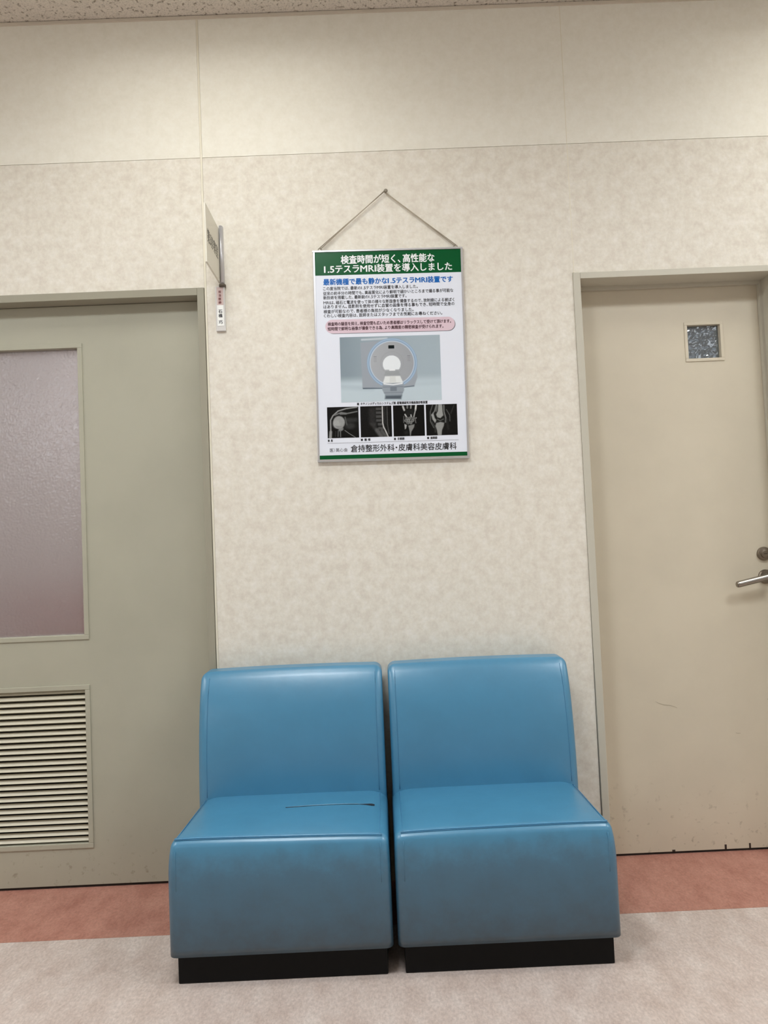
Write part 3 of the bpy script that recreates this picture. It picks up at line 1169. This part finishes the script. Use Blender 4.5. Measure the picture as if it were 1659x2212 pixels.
def knee(u, v):
    img = np.zeros(u.shape + (3,)) + 16
    g_ = lambda m, c: lay(img, m, (c, c + 2, c))
    img = g_(stroke(u, v, [(.22, .02), (.14, .24), (.14, .55), (.24, .75)], .018), 84)
    img = g_(stroke(u, v, [(.34, .02), (.28, .22), (.18, .34)], .020), 120)
    img = g_(poly(u, v, [(.17, .34), (.24, .28), (.28, .44), (.34, .52), (.28, .60), (.20, .48)], .02), 158)
    img = g_(stroke(u, v, [(.36, .04), (.33, .22)], .022) * .8, 120)
    img = g_(poly(u, v, [(.40, 0), (.53, 0), (.54, .25), (.56, .36), (.46, .45), (.36, .42), (.32, .33), (.38, .22)], .02), 152)
    img = g_(stroke(u, v, [(.28, .30), (.34, .44), (.45, .49), (.56, .42)], .016), 18)
    img = g_(stroke(u, v, [(.36, .48), (.45, .53), (.56, .48)], .016), 88)
    img = g_(stroke(u, v, [(.33, .53), (.46, .565), (.57, .53)], .016), 24)
    img = g_(poly(u, v, [(.32, .60), (.46, .57), (.58, .60), (.56, .70), (.50, .84), (.48, 1), (.36, 1), (.33, .82), (.29, .70)], .02), 146)
    img = g_(stroke(u, v, [(.58, .04), (.58, .24), (.63, .44), (.62, .58)], .022), 112)
    img = g_(stroke(u, v, [(.66, .18), (.76, .36), (.76, .55)], .016) * .8, 92)
    img = g_(stroke(u, v, [(.9, .05), (.8, .3)], .02) * .5, 70)
    img = g_(stroke(u, v, [(.66, .5), (.7, .8)], .04) * .5, 48)
    img = g_(stroke(u, v, [(.18, .56), (.28, .72), (.28, .9)], .012) * .8, 76)
    return img + grain(u, 14)


for (xa, xb, fn, nm) in ((-.2244, -.1165, shoulder, 'shoulder'), (-.1104, -.0030, spine, 'spine'), (.0026, .1100, wrist, 'wrist'), (.1156, .2231, knee, 'knee')):
    picture(nm + '_scan', xa, xb, -.2885, -.1812, 84, 84, fn)
text('caption_lettering', '■ キヤノンメディカルシステムズ製 超電導磁気共鳴画像診断装置', -.1205, .1225, -.1727, .0095, Y2, M_INK, sheet, .034)
for s_, xa, xb in (('■ 肩', -.2238, -.2078), ('■ 腰 椎', -.1108, -.0778), ('■ 手関節', .0032, .0393), ('■ 膝関節', .1173, .1523)):
    text('caption_lettering', s_, xa, xb, -.2968, .0088, Y2, M_INK, sheet, .034)
quad('rule_line', -.2256, .2254, -.3065, -.3057, M_GREY, Y2)
text('clinic_lettering', '医）英心会', -.2183, -.1573, -.3300, .0130, Y2, M_INK, sheet, 0)
text('clinic_lettering', '倉持整形外科・皮膚科美容皮膚科', -.1464, .2177, -.3265, .0245, Y2, M_INK, sheet, .014)

# cord, eyelets
NX, NZ = -.0069, .5745
bm = bmesh.new()
for ex in (-.2385, .2400):
    for k in (-1, 1):
        tube(bm, [(ex + k * .0035, -.0085, .3735), (ex * .55 + NX * .45 + k * .0016, -.0085, .3735 + .45 * (NZ - .3735)), (NX, -.0085 - .0008 * k, NZ - .001 + .0006 * k)], .00155, 8)
obj('cord', bm, M_CORD, poster, True)
for ex, sg in ((-.2385, -1), (.2400, 1)):
    bm = bmesh.new()
    tube(bm, [(ex + .006 * math.cos(a) - sg * .003, -.0085, .3715 + .0055 * math.sin(a)) for a in np.linspace(0, 2 * PI, 14)], .0012, 6)
    obj('eyelet', bm, M_STEEL, poster, True)
pin = tag(empty('wall_pin', (.0727, 0, 2.3637)), 'small grey pin in the wall holding the poster cord', 'pin')
pm = lathe_y(bmesh.new(), 0, 0, [(.0022, .004), (.0022, -.0095), (.0062, -.0100), (.0070, -.0120), (.0055, -.0150), (.002, -.0160)], 18)
obj('pin_head', pm, mat('pin_grey', S(140, 132, 118), 0.45, metal=.3), pin, True)

# ------------------------------------------------------------------ projecting sign and name plate
SX = -.5155
sign = tag(empty('projecting_sign', (SX, 0, 2.155)), 'beige room sign board sticking out from the wall beside the left door', 'sign')
P('sign_board', B(SX - .0055, SX + .0005, -.196, -.006, 2.062, 2.256, bev=.0008), M_BOARD, sign)


def bracket():
    bm = bmesh.new()
    sec = [(SX + .0005, 0.0)] + [(SX + .0075 + .0070 * math.cos(a), -.004 - .012 * math.sin(a)) for a in np.linspace(PI, 0, 13)] + [(SX + .0145, 0.0)]
    n = len(sec)
    rings = []
    for z in (2.056, 2.262):
        rings.append([bm.verts.new((x, y, z)) for x, y in sec])
    for i in range(n):
        j = (i + 1) % n
        bm.faces.new((rings[0][i], rings[0][j], rings[1][j], rings[1][i]))
    bm.faces.new(rings[0])
    bm.faces.new(rings[1])
    return bm


P('wall_bracket', bracket(), M_CHROME, sign, True)
bm = bmesh.new()
lathe = lathe_y(bm, 0, 0, [(.0100, -.0045), (.0118, -.0030), (.0122, .0030), (.0110, .0045)], 20)
for v in bm.verts:
    v.co = Vector((SX + .0075 + v.co.x, -.007 + v.co.z * 1.1 if -.007 + v.co.z * 1.1 < -.0002 else -.0002, 2.0515 + v.co.y))
P('bracket_cap', bm, mat('cap_plastic', S(92, 84, 72), .5), sign, True)
v, f = embolden(*layout('第3診察室'), .012)
xa, xb = v[:, 0].min(), v[:, 0].max()
sgn = .150 / (xb - xa)
V = [(.0008 + 2.5e-5 * p[2], -.181 + (p[0] - xa) * sgn, 2.158 + (p[1] - .38) * .046 / .92 - 2.155) for p in v]
obj('sign_lettering', (V, [], f), mat('sign_ink', S(84, 80, 70), .5), bpy.data.objects['sign_board']).location = (0, 0, 0)

NXc = -.5175
plate = tag(empty('name_plate', (NXc, 0, 1.97)), 'narrow clear holder with a name slip on the wall under the projecting sign', 'name plate')
P('holder', B(NXc - .0165, NXc + .0165, -.009, 0, 1.893, 2.050, bev=.0015), M_ACRYL, plate)
P('pink_slip', B(NXc - .0105, NXc + .0110, -.0096, -.0088, 1.984, 2.046), M_PINKPAPER, plate)
slip = P('name_slip', B(NXc - .0115, NXc + .0110, -.0098, -.0088, 1.911, 1.9835), M_PAPER, plate)


def vtext(name, chars, zc_list, size, m, parent):
    for c, zc in zip(chars, zc_list):
        v, f = text_verts(c, .03)
        xa, xb = v[:, 0].min(), v[:, 0].max()
        za, zb = v[:, 1].min(), v[:, 1].max()
        s = size / max(xb - xa, zb - za)
        V = [((p[0] - (xa + xb) / 2) * s - .0003, -.0100 - 2.5e-5 * p[2], zc + (p[1] - (za + zb) / 2) * s - 1.97) for p in v]
        obj(name, (V, [], f), m, parent)


vtext('red_lettering', '担当医師', (2.0300, 2.0175, 2.0050, 1.9925), .0098, M_REDTXT, bpy.data.objects['pink_slip'])
vtext('name_lettering', '石橋巧', (1.9610, 1.9465, 1.9235), .0138, M_INK, slip)

# ------------------------------------------------------------------ recessed ceiling lamps
def lamp_label(x, y):
    row = ('in the ceiling row along the wall', 'in the bright second ceiling row', 'in the dim third ceiling row')[LAMP_Y.index(y)]
    col = ('first', 'second', 'third', 'fourth', 'fifth')[LAMP_X.index(x)]
    return col + ' recessed lamp from the left ' + row


proto, row_mesh = None, {}
for yy_ in LAMP_Y:
    for xx_ in LAMP_X:
        if proto is None:
            proto = tag(empty('ceiling_lamp', (xx_, yy_, CEIL)), lamp_label(xx_, yy_), 'ceiling lamp', 'recessed lamps in the lobby ceiling')
            bm = bmesh.new()
            hw, hl, d = LAMP_W / 2, LAMP_L / 2, LAMP_DEPTH
            for (a0, a1, b0, b1) in ((-hw - .006, -hw, -hl - .006, hl + .006), (hw, hw + .006, -hl - .006, hl + .006), (-hw, hw, -hl - .006, -hl), (-hw, hw, hl, hl + .006)):
                box(bm, a0, a1, b0, b1, .0155, d + .01)
            box(bm, -hw - .006, hw + .006, -hl - .006, hl + .006, d + .01, d + .016)
            obj('housing', bm, M_LAMPBOX, proto)
            obj('diffuser', ([(-hw + .02, -hl + .02, d), (hw - .02, -hl + .02, d), (hw - .02, hl - .02, d), (-hw + .02, hl - .02, d)], [], [(3, 2, 1, 0)]), M_LAMP, proto)
        else:
            r_ = proto.copy()
            COL.objects.link(r_)
            r_.location = (xx_, yy_, CEIL)
            r_['label'] = lamp_label(xx_, yy_)
            for ch in list(proto.children):
                c_ = ch.copy()
                COL.objects.link(c_)
                c_.parent = r_
                if yy_ < -1 and c_.name.startswith('diffuser'):
                    if yy_ not in row_mesh:
                        row_mesh[yy_] = c_.data.copy()
                        if yy_ < -3:                      # the far lamps have nearly flush diffusers
                            for v_ in row_mesh[yy_].vertices:
                                v_.co.z -= LAMP_DEPTH - .012
                        row_mesh[yy_].materials[0] = M_LAMP_MID if yy_ > -3 else M_LAMP_FAR
                    c_.data = row_mesh[yy_]
